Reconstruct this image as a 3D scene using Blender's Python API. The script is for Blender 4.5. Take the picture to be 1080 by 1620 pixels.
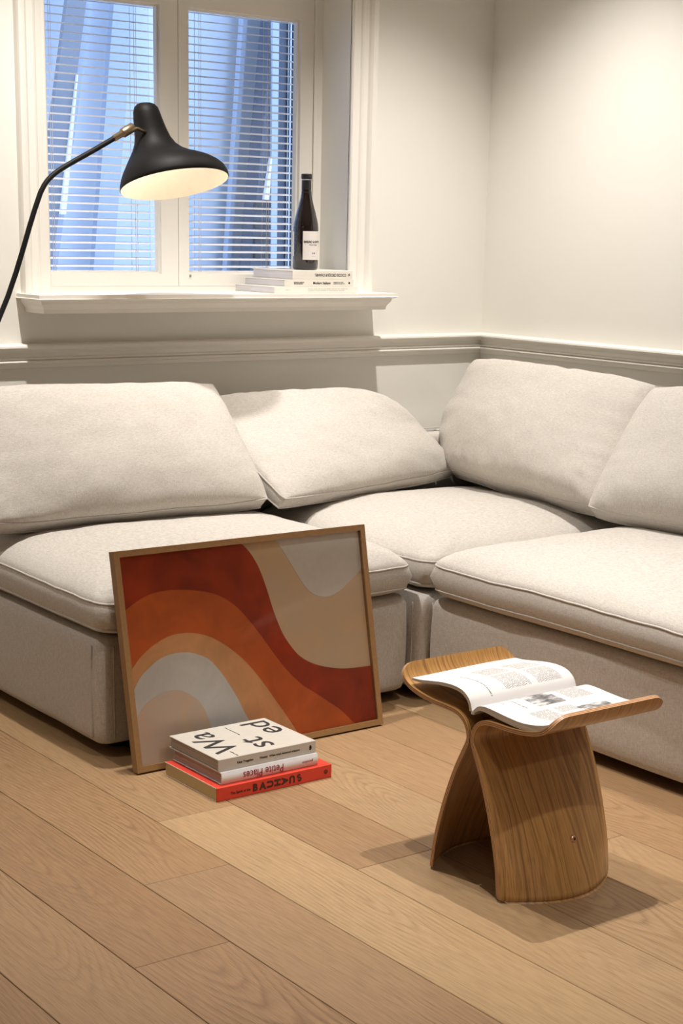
import bpy, bmesh, math, random
from mathutils import Vector, Matrix, noise
from mathutils.geometry import tessellate_polygon

# ------------------------------------------------------------------ scene, camera, world, lights
for o in list(bpy.data.objects):
    bpy.data.objects.remove(o)
scene = bpy.context.scene
COL = scene.collection
random.seed(7)

YAW, PITCH, ROLL = 0.64436822, 0.25665229, 0.02201678
FPX, PPY = 2543.6, 1035.4
CAM = Vector((-3.678, -4.15, 1.19))
_f = Vector((math.sin(YAW) * math.cos(PITCH), math.cos(YAW) * math.cos(PITCH), -math.sin(PITCH)))
_r = Vector((math.cos(YAW), -math.sin(YAW), 0))
_u = _r.cross(_f)
_r2 = _r * math.cos(ROLL) + _u * math.sin(ROLL)
_u2 = _u * math.cos(ROLL) - _r * math.sin(ROLL)
cd = bpy.data.cameras.new('camera')
cam = bpy.data.objects.new('camera', cd)
COL.objects.link(cam)
cam.matrix_world = Matrix(((_r2.x, _u2.x, -_f.x, CAM.x), (_r2.y, _u2.y, -_f.y, CAM.y), (_r2.z, _u2.z, -_f.z, CAM.z), (0, 0, 0, 1)))
cd.sensor_fit = 'VERTICAL'
cd.sensor_height = 36.0
cd.sensor_width = 24.0
cd.lens = FPX / 1620.0 * 36.0
cd.shift_y = (PPY - 810.0) / 1620.0
cd.clip_start = 0.05
scene.camera = cam

scene.view_settings.view_transform = 'Standard'
scene.view_settings.look = 'None'
scene.view_settings.gamma = 1.0
scene.view_settings.use_curve_mapping = False
scene.view_settings.exposure = 0.24

world = bpy.data.worlds.new('dusk_sky')
scene.world = world
world.use_nodes = True
bg = world.node_tree.nodes['Background']
bg.inputs[0].default_value = (0.50, 0.67, 1.0, 1)
bg.inputs[1].default_value = 2.6

def spot(name, loc, target, power, angle, blend=0.6, radius=0.03, color=(1.0, 0.95, 0.89)):
    l = bpy.data.lights.new(name, 'SPOT')
    l.energy = power
    l.spot_size = math.radians(angle)
    l.spot_blend = blend
    l.shadow_soft_size = radius
    l.color = color
    o = bpy.data.objects.new(name, l)
    COL.objects.link(o)
    o.location = loc
    o.rotation_euler = (Vector(target) - Vector(loc)).to_track_quat('-Z', 'Y').to_euler()
    return o

CEIL = 2.55
# recessed ceiling downlights, then two added fill spots on the camera side
ZL = CEIL - .02
spot('ceiling_downlight', (-1.36, -1.96, ZL), (-1.36, -1.96, 0), 140, 58, 1.0, .010)     # over the stool
spot('ceiling_downlight', (-1.98, -1.92, ZL), (-1.98, -1.92, 0), 94, 58, 1.0, .010)
spot('ceiling_downlight', (-0.66, -0.80, ZL), (-0.36, -0.50, 0), 136, 88, 1.0, .03)      # in the corner
spot('ceiling_downlight', (-0.60, -2.20, ZL), (-0.25, -2.20, 0), 70, 80, 1.0, .03)
spot('ceiling_downlight', (-1.86, -0.76, ZL), (-1.86, -0.40, 0), 150, 98, 1.0, .03)     # before the window
spot('ceiling_downlight', (-3.20, -0.76, ZL), (-3.20, -0.70, 0), 50, 84, .8, .03)
spot('ceiling_downlight', (-1.60, -3.40, ZL), (-1.60, -3.30, 0), 54, 105, .9, .03)      # room side
spot('ceiling_downlight', (-3.30, -3.60, ZL), (-3.30, -3.60, 0), 25, 110, .9, .04)  # added ambient fill near the camera, not a known fitting
spot('ceiling_downlight', (-2.60, -5.00, ZL), (-2.60, -4.60, 0), 105, 115, .9, .04)  # added front fill behind the camera, brightens picture and sofa fronts

# ------------------------------------------------------------------ helpers
def link(o, parent=None):
    COL.objects.link(o)
    if parent is not None:
        o.parent = parent
    return o

def tag(o, label=None, cat=None, group=None, kind=None):
    if label: o['label'] = label
    if cat: o['category'] = cat
    if group: o['group'] = group
    if kind: o['kind'] = kind
    return o

def empty(name, loc=(0, 0, 0), rz=0.0):
    o = bpy.data.objects.new(name, None)
    o.empty_display_size = 0.05
    o.location = loc
    o.rotation_euler = (0, 0, rz)
    return link(o)

def mesh_obj(name, verts, faces, mat, parent=None, smooth=False, uvs=None, mats=None, fm=None):
    me = bpy.data.meshes.new(name)
    me.from_pydata([tuple(v) for v in verts], [], faces)
    for m in (mats or [mat]):
        me.materials.append(m)
    if fm:
        me.polygons.foreach_set('material_index', fm)
    if smooth:
        me.polygons.foreach_set('use_smooth', [True] * len(me.polygons))
    if uvs:
        lay = me.uv_layers.new(name='UVMap')
        for p in me.polygons:
            for li, vi in zip(p.loop_indices, p.vertices):
                lay.data[li].uv = uvs[vi]
    me.update()
    return link(bpy.data.objects.new(name, me), parent)

def bm_obj(name, bm, mat, parent=None, smooth=False):
    bmesh.ops.recalc_face_normals(bm, faces=bm.faces)
    me = bpy.data.meshes.new(name)
    bm.to_mesh(me)
    bm.free()
    me.materials.append(mat)
    if smooth:
        me.polygons.foreach_set('use_smooth', [True] * len(me.polygons))
    return link(bpy.data.objects.new(name, me), parent)

def add_box(bm, x0, x1, y0, y1, z0, z1):
    vs = [bm.verts.new(p) for p in ((x0, y0, z0), (x1, y0, z0), (x1, y1, z0), (x0, y1, z0), (x0, y0, z1), (x1, y0, z1), (x1, y1, z1), (x0, y1, z1))]
    for f in ((0, 3, 2, 1), (4, 5, 6, 7), (0, 1, 5, 4), (1, 2, 6, 5), (2, 3, 7, 6), (3, 0, 4, 7)):
        bm.faces.new([vs[i] for i in f])
    return vs

def box(name, x0, x1, y0, y1, z0, z1, mat, parent=None, bevel=0.0, seg=2):
    bm = bmesh.new()
    add_box(bm, x0, x1, y0, y1, z0, z1)
    if bevel > 0:
        bmesh.ops.bevel(bm, geom=bm.edges[:] + bm.verts[:], offset=bevel, segments=seg, profile=0.6, affect='EDGES')
    return bm_obj(name, bm, mat, parent, smooth=False)

def tube(name, pts, rad, mat, parent=None, n=10, closed=False, caps=True):
    pts = [Vector(p) for p in pts]
    m = len(pts)
    rads = rad if isinstance(rad, (list, tuple)) else [rad] * m
    verts, faces = [], []
    prev = None
    for i, p in enumerate(pts):
        if closed:
            t = (pts[(i + 1) % m] - pts[i - 1]).normalized()
        else:
            t = (pts[min(i + 1, m - 1)] - pts[max(i - 1, 0)]).normalized()
        a = prev if prev is not None else (Vector((0, 0, 1)) if abs(t.z) < .9 else Vector((1, 0, 0)))
        b = (a - t * a.dot(t)).normalized()
        prev = b
        c = t.cross(b)
        for k in range(n):
            an = 2 * math.pi * k / n
            verts.append(p + (b * math.cos(an) + c * math.sin(an)) * rads[i])
    rng = m if closed else m - 1
    for i in range(rng):
        for k in range(n):
            a0 = i * n + k; a1 = i * n + (k + 1) % n
            b0 = ((i + 1) % m) * n + k; b1 = ((i + 1) % m) * n + (k + 1) % n
            faces.append((a0, a1, b1, b0))
    if caps and not closed:
        faces.append(tuple(range(n - 1, -1, -1)))
        faces.append(tuple((m - 1) * n + k for k in range(n)))
    return mesh_obj(name, verts, faces, mat, parent, smooth=True)

def lathe(name, prof, mat, parent=None, n=40, loc=(0, 0, 0)):
    verts, faces = [], []
    for r, z in prof:
        for k in range(n):
            a = 2 * math.pi * k / n
            verts.append((loc[0] + r * math.cos(a), loc[1] + r * math.sin(a), loc[2] + z))
    for i in range(len(prof) - 1):
        for k in range(n):
            faces.append((i * n + k, i * n + (k + 1) % n, (i + 1) * n + (k + 1) % n, (i + 1) * n + k))
    return mesh_obj(name, verts, faces, mat, parent, smooth=True)

def catmull(pts, per=6):
    pts = [Vector(p) for p in pts]
    out = []
    for i in range(len(pts) - 1):
        p0 = pts[max(i - 1, 0)]; p1 = pts[i]; p2 = pts[i + 1]; p3 = pts[min(i + 2, len(pts) - 1)]
        for k in range(per):
            t = k / per
            out.append(0.5 * ((2 * p1) + (p2 - p0) * t + (2 * p0 - 5 * p1 + 4 * p2 - p3) * t * t + (3 * p1 - p0 - 3 * p2 + p3) * t ** 3))
    out.append(pts[-1])
    return out

def text(name, s, size, origin, tdir, up, mat, parent, bold=0.0, align='CENTER', sx=1.0, centre=False):
    cu = bpy.data.curves.new(name, 'FONT')
    cu.body = s
    cu.size = size
    cu.align_x = align
    cu.align_y = 'CENTER'
    cu.offset = bold
    cu.extrude = 0.00012
    cu.resolution_u = 3
    tmp = bpy.data.objects.new('tmp', cu)
    COL.objects.link(tmp)
    bpy.context.view_layer.update()
    me = bpy.data.meshes.new_from_object(tmp.evaluated_get(bpy.context.evaluated_depsgraph_get()))
    bpy.data.objects.remove(tmp)
    bpy.data.curves.remove(cu)
    if centre:
        xs = [v.co.x for v in me.vertices]; ys = [v.co.y for v in me.vertices]
        me.transform(Matrix.Translation((-(min(xs) + max(xs)) / 2, -(min(ys) + max(ys)) / 2, 0)))
    t = Vector(tdir).normalized(); u = Vector(up).normalized(); n = t.cross(u)
    M = Matrix(((t.x * sx, u.x, n.x, origin[0]), (t.y * sx, u.y, n.y, origin[1]), (t.z * sx, u.z, n.z, origin[2]), (0, 0, 0, 1)))
    me.transform(M)
    me.name = name
    me.materials.clear()
    me.materials.append(mat)
    return link(bpy.data.objects.new(name, me), parent)

# ------------------------------------------------------------------ node helpers and materials
class NT:
    def __init__(self, name):
        self.m = bpy.data.materials.new(name)
        self.m.use_nodes = True
        self.t = self.m.node_tree
        self.b = self.t.nodes['Principled BSDF']
        self.out = self.t.nodes['Material Output']
    def n(self, typ, **kw):
        nd = self.t.nodes.new(typ)
        for k, v in kw.items():
            setattr(nd, k, v)
        return nd
    def l(self, a, b):
        self.t.links.new(a, b)
    def math(self, op, a, b=None, c=None):
        nd = self.n('ShaderNodeMath', operation=op)
        for i, v in enumerate((a, b, c)):
            if v is None: continue
            if isinstance(v, (int, float)): nd.inputs[i].default_value = v
            else: self.l(v, nd.inputs[i])
        return nd.outputs[0]
    def mix(self, fac, a, b, blend='MIX'):
        nd = self.n('ShaderNodeMix', data_type='RGBA', blend_type=blend)
        for sock, v in ((nd.inputs[0], fac), (nd.inputs[6], a), (nd.inputs[7], b)):
            if isinstance(v, (int, float)): sock.default_value = v
            elif isinstance(v, tuple): sock.default_value = v if len(v) == 4 else v + (1,)
            else: self.l(v, sock)
        return nd.outputs[2]
    def noise(self, vec, scale, detail=3, rough=.55, dist=0.0):
        nd = self.n('ShaderNodeTexNoise')
        nd.inputs['Scale'].default_value = scale
        nd.inputs['Detail'].default_value = detail
        nd.inputs['Roughness'].default_value = rough
        nd.inputs['Distortion'].default_value = dist
        if vec is not None: self.l(vec, nd.inputs['Vector'])
        return nd.outputs[0]
    def coord(self, which='Object', scale=None, loc=None):
        tc = self.n('ShaderNodeTexCoord').outputs[which]
        if scale is None and loc is None: return tc
        mp = self.n('ShaderNodeMapping')
        if scale: mp.inputs['Scale'].default_value = scale
        if loc: mp.inputs['Location'].default_value = loc
        self.l(tc, mp.inputs[0])
        return mp.outputs[0]
    def bump(self, h, strength=.3, dist=.001):
        nd = self.n('ShaderNodeBump')
        nd.inputs['Strength'].default_value = strength
        nd.inputs['Distance'].default_value = dist
        self.l(h, nd.inputs['Height'])
        self.l(nd.outputs[0], self.b.inputs['Normal'])
    def ramp(self, fac, stops):
        nd = self.n('ShaderNodeValToRGB')
        cr = nd.color_ramp
        while len(cr.elements) < len(stops): cr.elements.new(.5)
        for e, (p, c) in zip(cr.elements, stops):
            e.position = p
            e.color = c if len(c) == 4 else tuple(c) + (1,)
        self.l(fac, nd.inputs[0])
        return nd.outputs[0]
    def base(self, v):
        if isinstance(v, tuple): self.b.inputs['Base Color'].default_value = v if len(v) == 4 else v + (1,)
        else: self.l(v, self.b.inputs['Base Color'])
        return self
    def rough(self, v):
        if isinstance(v, (int, float)): self.b.inputs['Roughness'].default_value = v
        else: self.l(v, self.b.inputs['Roughness'])
        return self

def simple(name, col, rough=.5, metal=0.0, nscale=40, var=.06):
    t = NT(name)
    nz = t.noise(t.coord(), nscale, 2)
    d = tuple(c * (1 - var) for c in col); e = tuple(min(1, c * (1 + var)) for c in col)
    t.base(t.mix(nz, d, e)).rough(rough)
    t.b.inputs['Metallic'].default_value = metal
    return t.m

def make_wall_mat():
    t = NT('painted_plaster')
    c = t.coord()
    nz = t.noise(c, 1.3, 3)
    t.base(t.mix(nz, (.80, .78, .72), (.83, .81, .755))).rough(.55)
    t.bump(t.noise(c, 260, 2), .06, .001)
    return t.m
def make_trim_mat():
    t = NT('cream_gloss_paint')
    nz = t.noise(t.coord(), 3, 2)
    t.base(t.mix(nz, (.82, .79, .725), (.85, .825, .765))).rough(.38)
    return t.m
WALL = make_wall_mat()
TRIM = make_trim_mat()
CEILM = simple('white_ceiling_paint', (.82, .80, .76), .7, nscale=2)

def make_fabric(name, c1, c2):
    t = NT(name)
    c = t.coord()
    sx = t.noise(t.coord(scale=(1, 1, .10)), 900, 2, .6)
    sz = t.noise(t.coord(scale=(.10, .10, 1)), 900, 2, .6)
    slub = t.noise(t.coord(scale=(1, 1, .16)), 480, 3, .65)
    big = t.noise(c, 5, 3)
    weave = t.math('ADD', t.math('MULTIPLY', sx, .5), t.math('MULTIPLY', sz, .5))
    f = t.ramp(weave, [(.36, (0, 0, 0)), (.60, (1, 1, 1))])
    col = t.mix(f, c1, c2)
    col = t.mix(t.ramp(slub, [(.50, (0, 0, 0)), (.72, (.6, .6, .6))]), col, tuple(x * .82 for x in c1))
    col = t.mix(t.math('MULTIPLY', big, .10), col, tuple(x * .92 for x in c1))
    t.base(col).rough(.92)
    t.b.inputs['Sheen Weight'].default_value = .12
    t.b.inputs['Sheen Roughness'].default_value = .5
    t.bump(t.math('ADD', weave, t.math('MULTIPLY', slub, .5)), .4, .0009)
    return t.m
LINEN = make_fabric('oatmeal_linen_weave', (.455, .418, .374), (.655, .615, .565))
PIPE = make_fabric('oatmeal_linen_piping', (.44, .407, .367), (.60, .565, .52))
SOFA_UNDER = simple('black_sofa_foot_plastic', (.02, .018, .016), .5)

def make_floor():
    t = NT('oiled_oak_plank')
    oi = t.n('ShaderNodeObjectInfo')
    tc = t.n('ShaderNodeTexCoord').outputs['Object']
    sep = t.n('ShaderNodeSeparateXYZ'); t.l(tc, sep.inputs[0])
    seed = t.math('MULTIPLY', oi.outputs['Random'], 57.0)
    def comb(x, y, z):
        nd = t.n('ShaderNodeCombineXYZ')
        for i, v in enumerate((x, y, z)):
            if isinstance(v, (int, float)): nd.inputs[i].default_value = v
            else: t.l(v, nd.inputs[i])
        return nd.outputs[0]
    # heart distance slowly changing along the board makes cathedral grain
    slow = t.noise(comb(t.math('ADD', t.math('MULTIPLY', sep.outputs[1], 1.05), seed), seed, 0), 1.0, 1.5, .5)
    side = t.noise(comb(t.math('MULTIPLY', sep.outputs[1], .8), seed, 3.0), 1.0, 1.5)
    wob = t.noise(comb(t.math('MULTIPLY', sep.outputs[0], 7), t.math('MULTIPLY', sep.outputs[1], 1.5), seed), 1.0, 4, .6)
    fine = t.noise(comb(t.math('MULTIPLY', sep.outputs[0], 60), t.math('MULTIPLY', sep.outputs[1], 14), seed), 1.0, 2)
    xc = t.math('ADD', sep.outputs[0], t.math('MULTIPLY', t.math('SUBTRACT', side, .5), .30))
    hh = t.math('MULTIPLY', t.math('SUBTRACT', slow, .42), .34)
    r = t.math('SQRT', t.math('ADD', t.math('MULTIPLY', xc, xc), t.math('MULTIPLY', hh, hh)))
    r = t.math('ADD', r, t.math('MULTIPLY', wob, .026))
    r = t.math('ADD', r, t.math('MULTIPLY', fine, .004))
    rings = t.math('FRACT', t.math('MULTIPLY', r, 100.0))
    ringv = t.ramp(rings, [(0.0, (.45, .45, .45)), (.10, (0, 0, 0)), (.28, (.55, .55, .55)), (.5, (.9, .9, .9)), (.88, (1, 1, 1)), (1.0, (.45, .45, .45))])
    pores = t.noise(comb(t.math('MULTIPLY', sep.outputs[0], 520), t.math('MULTIPLY', sep.outputs[1], 16), seed), 1.0, 2, .6)
    porev = t.ramp(pores, [(.32, (.0, .0, .0)), (.56, (1, 1, 1))])
    tone = oi.outputs['Color']
    dark = t.mix(1.0, tone, (.50, .42, .355), 'MULTIPLY')
    amt = t.noise(comb(t.math('MULTIPLY', sep.outputs[1], 1.3), seed, 9), 1.0, 2)
    amt = t.ramp(amt, [(.36, (.25, .25, .25)), (.64, (1, 1, 1))])
    fac = t.math('SUBTRACT', 1.0, t.math('MULTIPLY', t.math('SUBTRACT', 1.0, ringv), t.math('MULTIPLY', amt, .75)))
    col = t.mix(fac, dark, tone)
    pf = t.math('ADD', .68, t.math('MULTIPLY', porev, .32))
    col = t.mix(1.0, col, pf, 'MULTIPLY')
    blot = t.noise(comb(t.math('MULTIPLY', sep.outputs[0], 5), t.math('MULTIPLY', sep.outputs[1], 2), seed), 1.0, 2)
    col = t.mix(t.math('MULTIPLY', blot, .35), col, t.mix(1.0, tone, (1.06, .95, .84), 'MULTIPLY'))
    t.base(col)
    t.rough(t.math('ADD', .42, t.math('MULTIPLY', fac, .1)))
    t.bump(t.math('ADD', t.math('MULTIPLY', fac, .6), t.math('MULTIPLY', porev, .5)), .22, .0006)
    return t.m
OAK = make_floor()
SUBFLOOR = simple('dark_plank_joint', (.10, .06, .035), .9)

def make_ply(name, c1, c2, c3):
    t = NT(name)
    tc = t.n('ShaderNodeTexCoord').outputs['UV']
    sep = t.n('ShaderNodeSeparateXYZ'); t.l(tc, sep.inputs[0])
    def comb(x, y, z=0.0):
        nd = t.n('ShaderNodeCombineXYZ')
        for i, v in enumerate((x, y, z)):
            if isinstance(v, (int, float)): nd.inputs[i].default_value = v
            else: t.l(v, nd.inputs[i])
        return nd.outputs[0]
    u, v = sep.outputs[0], sep.outputs[1]
    lowy = t.noise(comb(t.math('MULTIPLY', u, 10), t.math('MULTIPLY', v, 3.5)), 1.0, 2)
    st = t.noise(comb(t.math('ADD', t.math('MULTIPLY', u, 150), t.math('MULTIPLY', lowy, 7)), t.math('MULTIPLY', v, 1.6)), 1.0, 3, .6)
    f1 = t.ramp(st, [(.38, (0, 0, 0)), (.47, (.65, .65, .65)), (.6, (1, 1, 1))])
    po = t.noise(comb(t.math('MULTIPLY', u, 700), t.math('MULTIPLY', v, 22)), 1.0, 2)
    f2 = t.ramp(po, [(.36, (0, 0, 0)), (.5, (1, 1, 1))])
    col = t.mix(f1, c2, c1)
    col = t.mix(t.math('MULTIPLY', t.math('SUBTRACT', 1.0, f2), .45), col, c3)
    t.base(col).rough(.33)
    t.b.inputs['Coat Weight'].default_value = .25
    t.b.inputs['Coat Roughness'].default_value = .25
    t.bump(f2, .1, .0004)
    return t.m
PLY = make_ply('oak_veneer', (.46, .245, .080), (.26, .122, .037), (.13, .058, .018))
def make_ply_edge():
    t = NT('plywood_layered_edge')
    tc = t.n('ShaderNodeTexCoord').outputs['UV']
    sep = t.n('ShaderNodeSeparateXYZ'); t.l(tc, sep.inputs[0])
    lay = t.math('FRACT', t.math('MULTIPLY', sep.outputs[0], 2.5))
    f = t.ramp(lay, [(0, (0, 0, 0)), (.4, (0, 0, 0)), (.5, (1, 1, 1)), (.9, (1, 1, 1)), (1, (0, 0, 0))])
    nz = t.noise(t.coord(), 90, 2)
    col = t.mix(f, (.62, .38, .20), (.26, .11, .05))
    t.base(t.mix(t.math('MULTIPLY', nz, .3), col, (.42, .2, .09))).rough(.45)
    return t.m
PLYEDGE = make_ply_edge()

def make_glass(name, ior=1.45, tint=(1, 1, 1)):
    t = NT(name)
    tr = t.n('ShaderNodeBsdfTransparent'); tr.inputs[0].default_value = tint + (1,)
    gl = t.n('ShaderNodeBsdfGlossy'); gl.inputs['Roughness'].default_value = .04
    fr = t.n('ShaderNodeFresnel'); fr.inputs[0].default_value = ior
    nz = t.noise(t.coord(), 2)
    mx = t.n('ShaderNodeMixShader')
    t.l(t.math('ADD', t.math('MULTIPLY', fr.outputs[0], .8), t.math('MULTIPLY', nz, .004)), mx.inputs[0])
    t.l(tr.outputs[0], mx.inputs[1]); t.l(gl.outputs[0], mx.inputs[2])
    t.l(mx.outputs[0], t.out.inputs[0])
    return t.m
GLASS = make_glass('window_glass', 1.45, (.96, .98, 1))
PICGLASS = make_glass('picture_glazing', 1.22)

# ------------------------------------------------------------------ room shell
XL, YF = -5.2, -6.0
WX0, WX1, WZ0, WZ1 = -1.60, -0.576, 1.0, 1.96
bm = bmesh.new()
add_box(bm, XL, WX0, 0, .26, 0, CEIL)
add_box(bm, WX1, .2, 0, .26, 0, CEIL)
add_box(bm, WX0, WX1, 0, .26, 0, WZ0)
add_box(bm, WX0, WX1, 0, .26, WZ1, CEIL)
tag(bm_obj('wall_back', bm, WALL), kind='structure')
tag(box('wall_right', 0, .2, YF, 0, 0, CEIL, WALL), kind='structure')
tag(box('wall_left', XL - .2, XL, YF, .26, 0, CEIL, WALL), kind='structure')
tag(box('wall_front', XL - .2, .2, YF - .2, YF, 0, CEIL, WALL), kind='structure')
tag(box('ceiling', XL - .2, .2, YF - .2, .26, CEIL, CEIL + .1, CEILM), kind='structure')

# floor: sub floor with every plank a piece of its own
floor = tag(box('floor', XL, 0, YF, 0, -.06, -.014, SUBFLOOR), kind='structure')
PW = 0.1893
SEAM0 = -2.094
rows = {}
def joints(r):
    fixed = {-2: [-1.991], -1: [-1.695], 0: [-1.42], 3: [-2.01], 4: [-2.01 - .0]}
    j = fixed.get(r, [])
    rnd = random.Random(100 + r)
    a = j[0] if j else -2.0 + rnd.uniform(-.9, .9)
    if r == 4: a = -2.85
    out = [a]
    y = a
    while y > YF: y -= rnd.uniform(1.25, 1.9); out.append(y)
    y = a
    while y < 0: y += rnd.uniform(1.25, 1.9); out.append(y)
    return sorted(out)
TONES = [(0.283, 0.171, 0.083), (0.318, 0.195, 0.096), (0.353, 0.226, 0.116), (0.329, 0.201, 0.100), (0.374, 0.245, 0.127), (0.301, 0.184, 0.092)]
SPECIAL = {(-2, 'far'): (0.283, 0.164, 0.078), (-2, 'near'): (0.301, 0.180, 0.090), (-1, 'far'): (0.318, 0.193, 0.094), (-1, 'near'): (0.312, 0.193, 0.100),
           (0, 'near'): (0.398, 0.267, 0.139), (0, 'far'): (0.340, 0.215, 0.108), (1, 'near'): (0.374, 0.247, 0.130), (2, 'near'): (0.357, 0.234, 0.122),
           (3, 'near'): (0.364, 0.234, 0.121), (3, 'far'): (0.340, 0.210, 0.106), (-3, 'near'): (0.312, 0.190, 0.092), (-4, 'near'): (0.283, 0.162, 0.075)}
plank_cache = {}
def plank_mesh(w, l):
    key = (round(w, 3), round(l, 3))
    if key in plank_cache: return plank_cache[key]
    bm = bmesh.new()
    g = .0007
    add_box(bm, -w / 2 + g, w / 2 - g, -l / 2 + g, l / 2 - g, -.014, 0)
    top = [e for e in bm.edges if all(v.co.z > -.001 for v in e.verts)]
    bmesh.ops.bevel(bm, geom=top, offset=.0009, segments=1, affect='EDGES')
    bmesh.ops.recalc_face_normals(bm, faces=bm.faces)
    me = bpy.data.meshes.new('plank'); bm.to_mesh(me); bm.free()
    me.materials.append(OAK)
    plank_cache[key] = me
    return me
r = -17
while True:
    x0 = SEAM0 + r * PW
    if x0 >= -.01: break
    x1 = min(x0 + PW, 0)
    x0c = max(x0, XL)
    if x1 - x0c > .02:
        js = joints(r)
        for a, b in zip(js[:-1], js[1:]):
            a2, b2 = max(a, YF), min(b, 0)
            if b2 - a2 < .03: continue
            o = bpy.data.objects.new('plank', plank_mesh(x1 - x0c, b2 - a2))
            link(o, floor)
            o.location = ((x0c + x1) / 2, (a2 + b2) / 2, 0)
            mid = (a2 + b2) / 2
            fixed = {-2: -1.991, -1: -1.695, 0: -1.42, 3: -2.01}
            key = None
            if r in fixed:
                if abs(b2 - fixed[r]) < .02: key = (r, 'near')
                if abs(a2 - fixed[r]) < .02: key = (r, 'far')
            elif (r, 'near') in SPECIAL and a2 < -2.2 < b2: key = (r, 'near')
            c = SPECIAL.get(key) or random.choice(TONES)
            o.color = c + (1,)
    r += 1

# chair rail on both visible walls, mitred in the corner
RAIL = [(0, .874), (.030, .8725), (.035, .869), (.036, .864), (.033, .859), (.024, .855), (.018, .849), (.0165, .838), (.021, .8365), (.0225, .8335),
        (.021, .8305), (.0165, .829), (.021, .8275), (.0225, .824), (.021, .8205), (.014, .818), (.012, .808), (0, .806)]
def rail(name, fn, a, b):
    verts, faces = [], []
    for s in (a, b):
        for p, z in RAIL: verts.append(fn(s, p, z))
    n = len(RAIL)
    for i in range(n - 1): faces.append((i, i + 1, n + i + 1, n + i))
    tag(mesh_obj(name, verts, faces, TRIM), kind='structure')
rail('trim_1', lambda s, p, z: (s if s < -1 else -p, -p, z), XL, 0)
rail('trim_2', lambda s, p, z: (-p, s if s < -1 else -p, z), YF, 0)
box_b = box('baseboard_back', XL, -.001, -.018, 0, 0, .12, TRIM, bevel=.004); tag(box_b, kind='structure')
box_r = box('baseboard_right', -.018, 0, YF, -.02, 0, .12, TRIM, bevel=.004); tag(box_r, kind='structure')

# window casing: stepped moulding round three sides of the opening
CAS = [(0, .004), (0, .010), (.004, .014), (.008, .014), (.012, .012), (.030, .012), (.034, .016), (.040, .018), (.044, .016), (.058, .016), (.062, .022), (.068, .028), (.078, .030), (.085, .028), (.087, .020), (.087, 0)]
def casing():
    verts, faces = [], []
    n = len(CAS)
    for k in range(4):
        for w, p in CAS:
            xl, xr, zt = WX0 - w, WX1 + w, WZ1 + w
            verts.append({0: (xl, -p, 1.005), 1: (xl, -p, zt), 2: (xr, -p, zt), 3: (xr, -p, 1.005)}[k])
    for k in range(3):
        for i in range(n - 1): faces.append((k * n + i, k * n + i + 1, (k + 1) * n + i + 1, (k + 1) * n + i))
    tag(mesh_obj('trim_3', verts, faces, TRIM), kind='structure')
casing()
# window sill with moulded nose and mitred returns
SIL = [(.0, 1.010), (.0, 1.0005), (-.002, .999), (.004, .9955), (.012, .994), (.014, .985), (.020, .978), (.024, .971), (.026, .960), (.060, .958)]
def sill():
    xl, xr, yf = -1.700, -.476, -.138
    verts, faces = [], []
    for o, z in SIL:
        verts += [(xl + o, .0, z), (xl + o, yf + o, z), (xr - o, yf + o, z), (xr - o, .0, z)]
    for i in range(len(SIL) - 1):
        for k in range(3):
            faces.append((i * 4 + k, i * 4 + k + 1, (i + 1) * 4 + k + 1, (i + 1) * 4 + k))
    b = len(verts)
    faces.append((0, 1, 2, 3))
    o = len(SIL) - 1
    faces.append((o * 4 + 3, o * 4 + 2, o * 4 + 1, o * 4))
    verts += [(WX0, 0, 1.010), (WX1, 0, 1.010), (WX1, .2, 1.010), (WX0, .2, 1.010)]
    faces.append((b, b + 1, b + 2, b + 3))
    tag(mesh_obj('trim_4', verts, faces, TRIM), kind='structure')
sill()

# window: fixed frame, two casement sashes, panes
win = tag(empty('window_1', (-1.088, .15, 1.01)), kind='structure')
def wbox(name, x0, x1, y0, y1, z0, z1, mat=TRIM, parent=win, bevel=.003):
    o = box(name, x0, x1, y0, y1, z0, z1, mat, parent, bevel)
    o.matrix_parent_inverse = Matrix.Translation(-Vector(parent.location)) if parent is win else parent.matrix_parent_inverse
    return o
FY = .148
WB, WT = 1.058, 1.815
fr = bmesh.new()
add_box(fr, WX0, WX0 + .028, FY - .006, .235, 1.0101, WZ1)
add_box(fr, WX1 - .030, WX1, FY - .006, .235, 1.0101, WZ1)
add_box(fr, WX0 + .028, WX1 - .030, FY - .006, .235, 1.0101, 1.022)
add_box(fr, WX0 + .028, WX1 - .030, FY - .006, .235, WT + .085, WZ1)
o = bm_obj('window_frame', fr, TRIM, win); o.matrix_parent_inverse = Matrix.Translation(-Vector(win.location))
def sash(x0, x1, gx0, gx1, yy):
    b = bmesh.new()
    zb, zt = 1.0225, WT + .082
    add_box(b, x0, gx0, yy, yy + .04, zb, zt)
    add_box(b, gx1, x1, yy, yy + .04, zb, zt)
    add_box(b, gx0, gx1, yy, yy + .04, zb, WB)
    add_box(b, gx0, gx1, yy, yy + .04, WT, zt)
    # glazing bead stepping in
    bw = .006
    add_box(b, gx0, gx0 + bw, yy + .012, yy + .03, WB, WT)
    add_box(b, gx1 - bw, gx1, yy + .012, yy + .03, WB, WT)
    add_box(b, gx0 + bw, gx1 - bw, yy + .012, yy + .03, WB, WB + bw)
    add_box(b, gx0 + bw, gx1 - bw, yy + .012, yy + .03, WT - bw, WT)
    s = bm_obj('sash', b, TRIM, win)
    s.matrix_parent_inverse = Matrix.Translation(-Vector(win.location))
    p = box('pane', gx0, gx1, .214, .218, WB, WT, GLASS, win)
    p.matrix_parent_inverse = Matrix.Translation(-Vector(win.location))
sash(WX0 + .03, -1.0955, -1.545, -1.154, FY)
sash(-1.0935, WX1 - .031, -1.058, -.655, FY)
GREYM = simple('grey_window_hardware', (.35, .34, .33), .4, .6)
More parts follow.
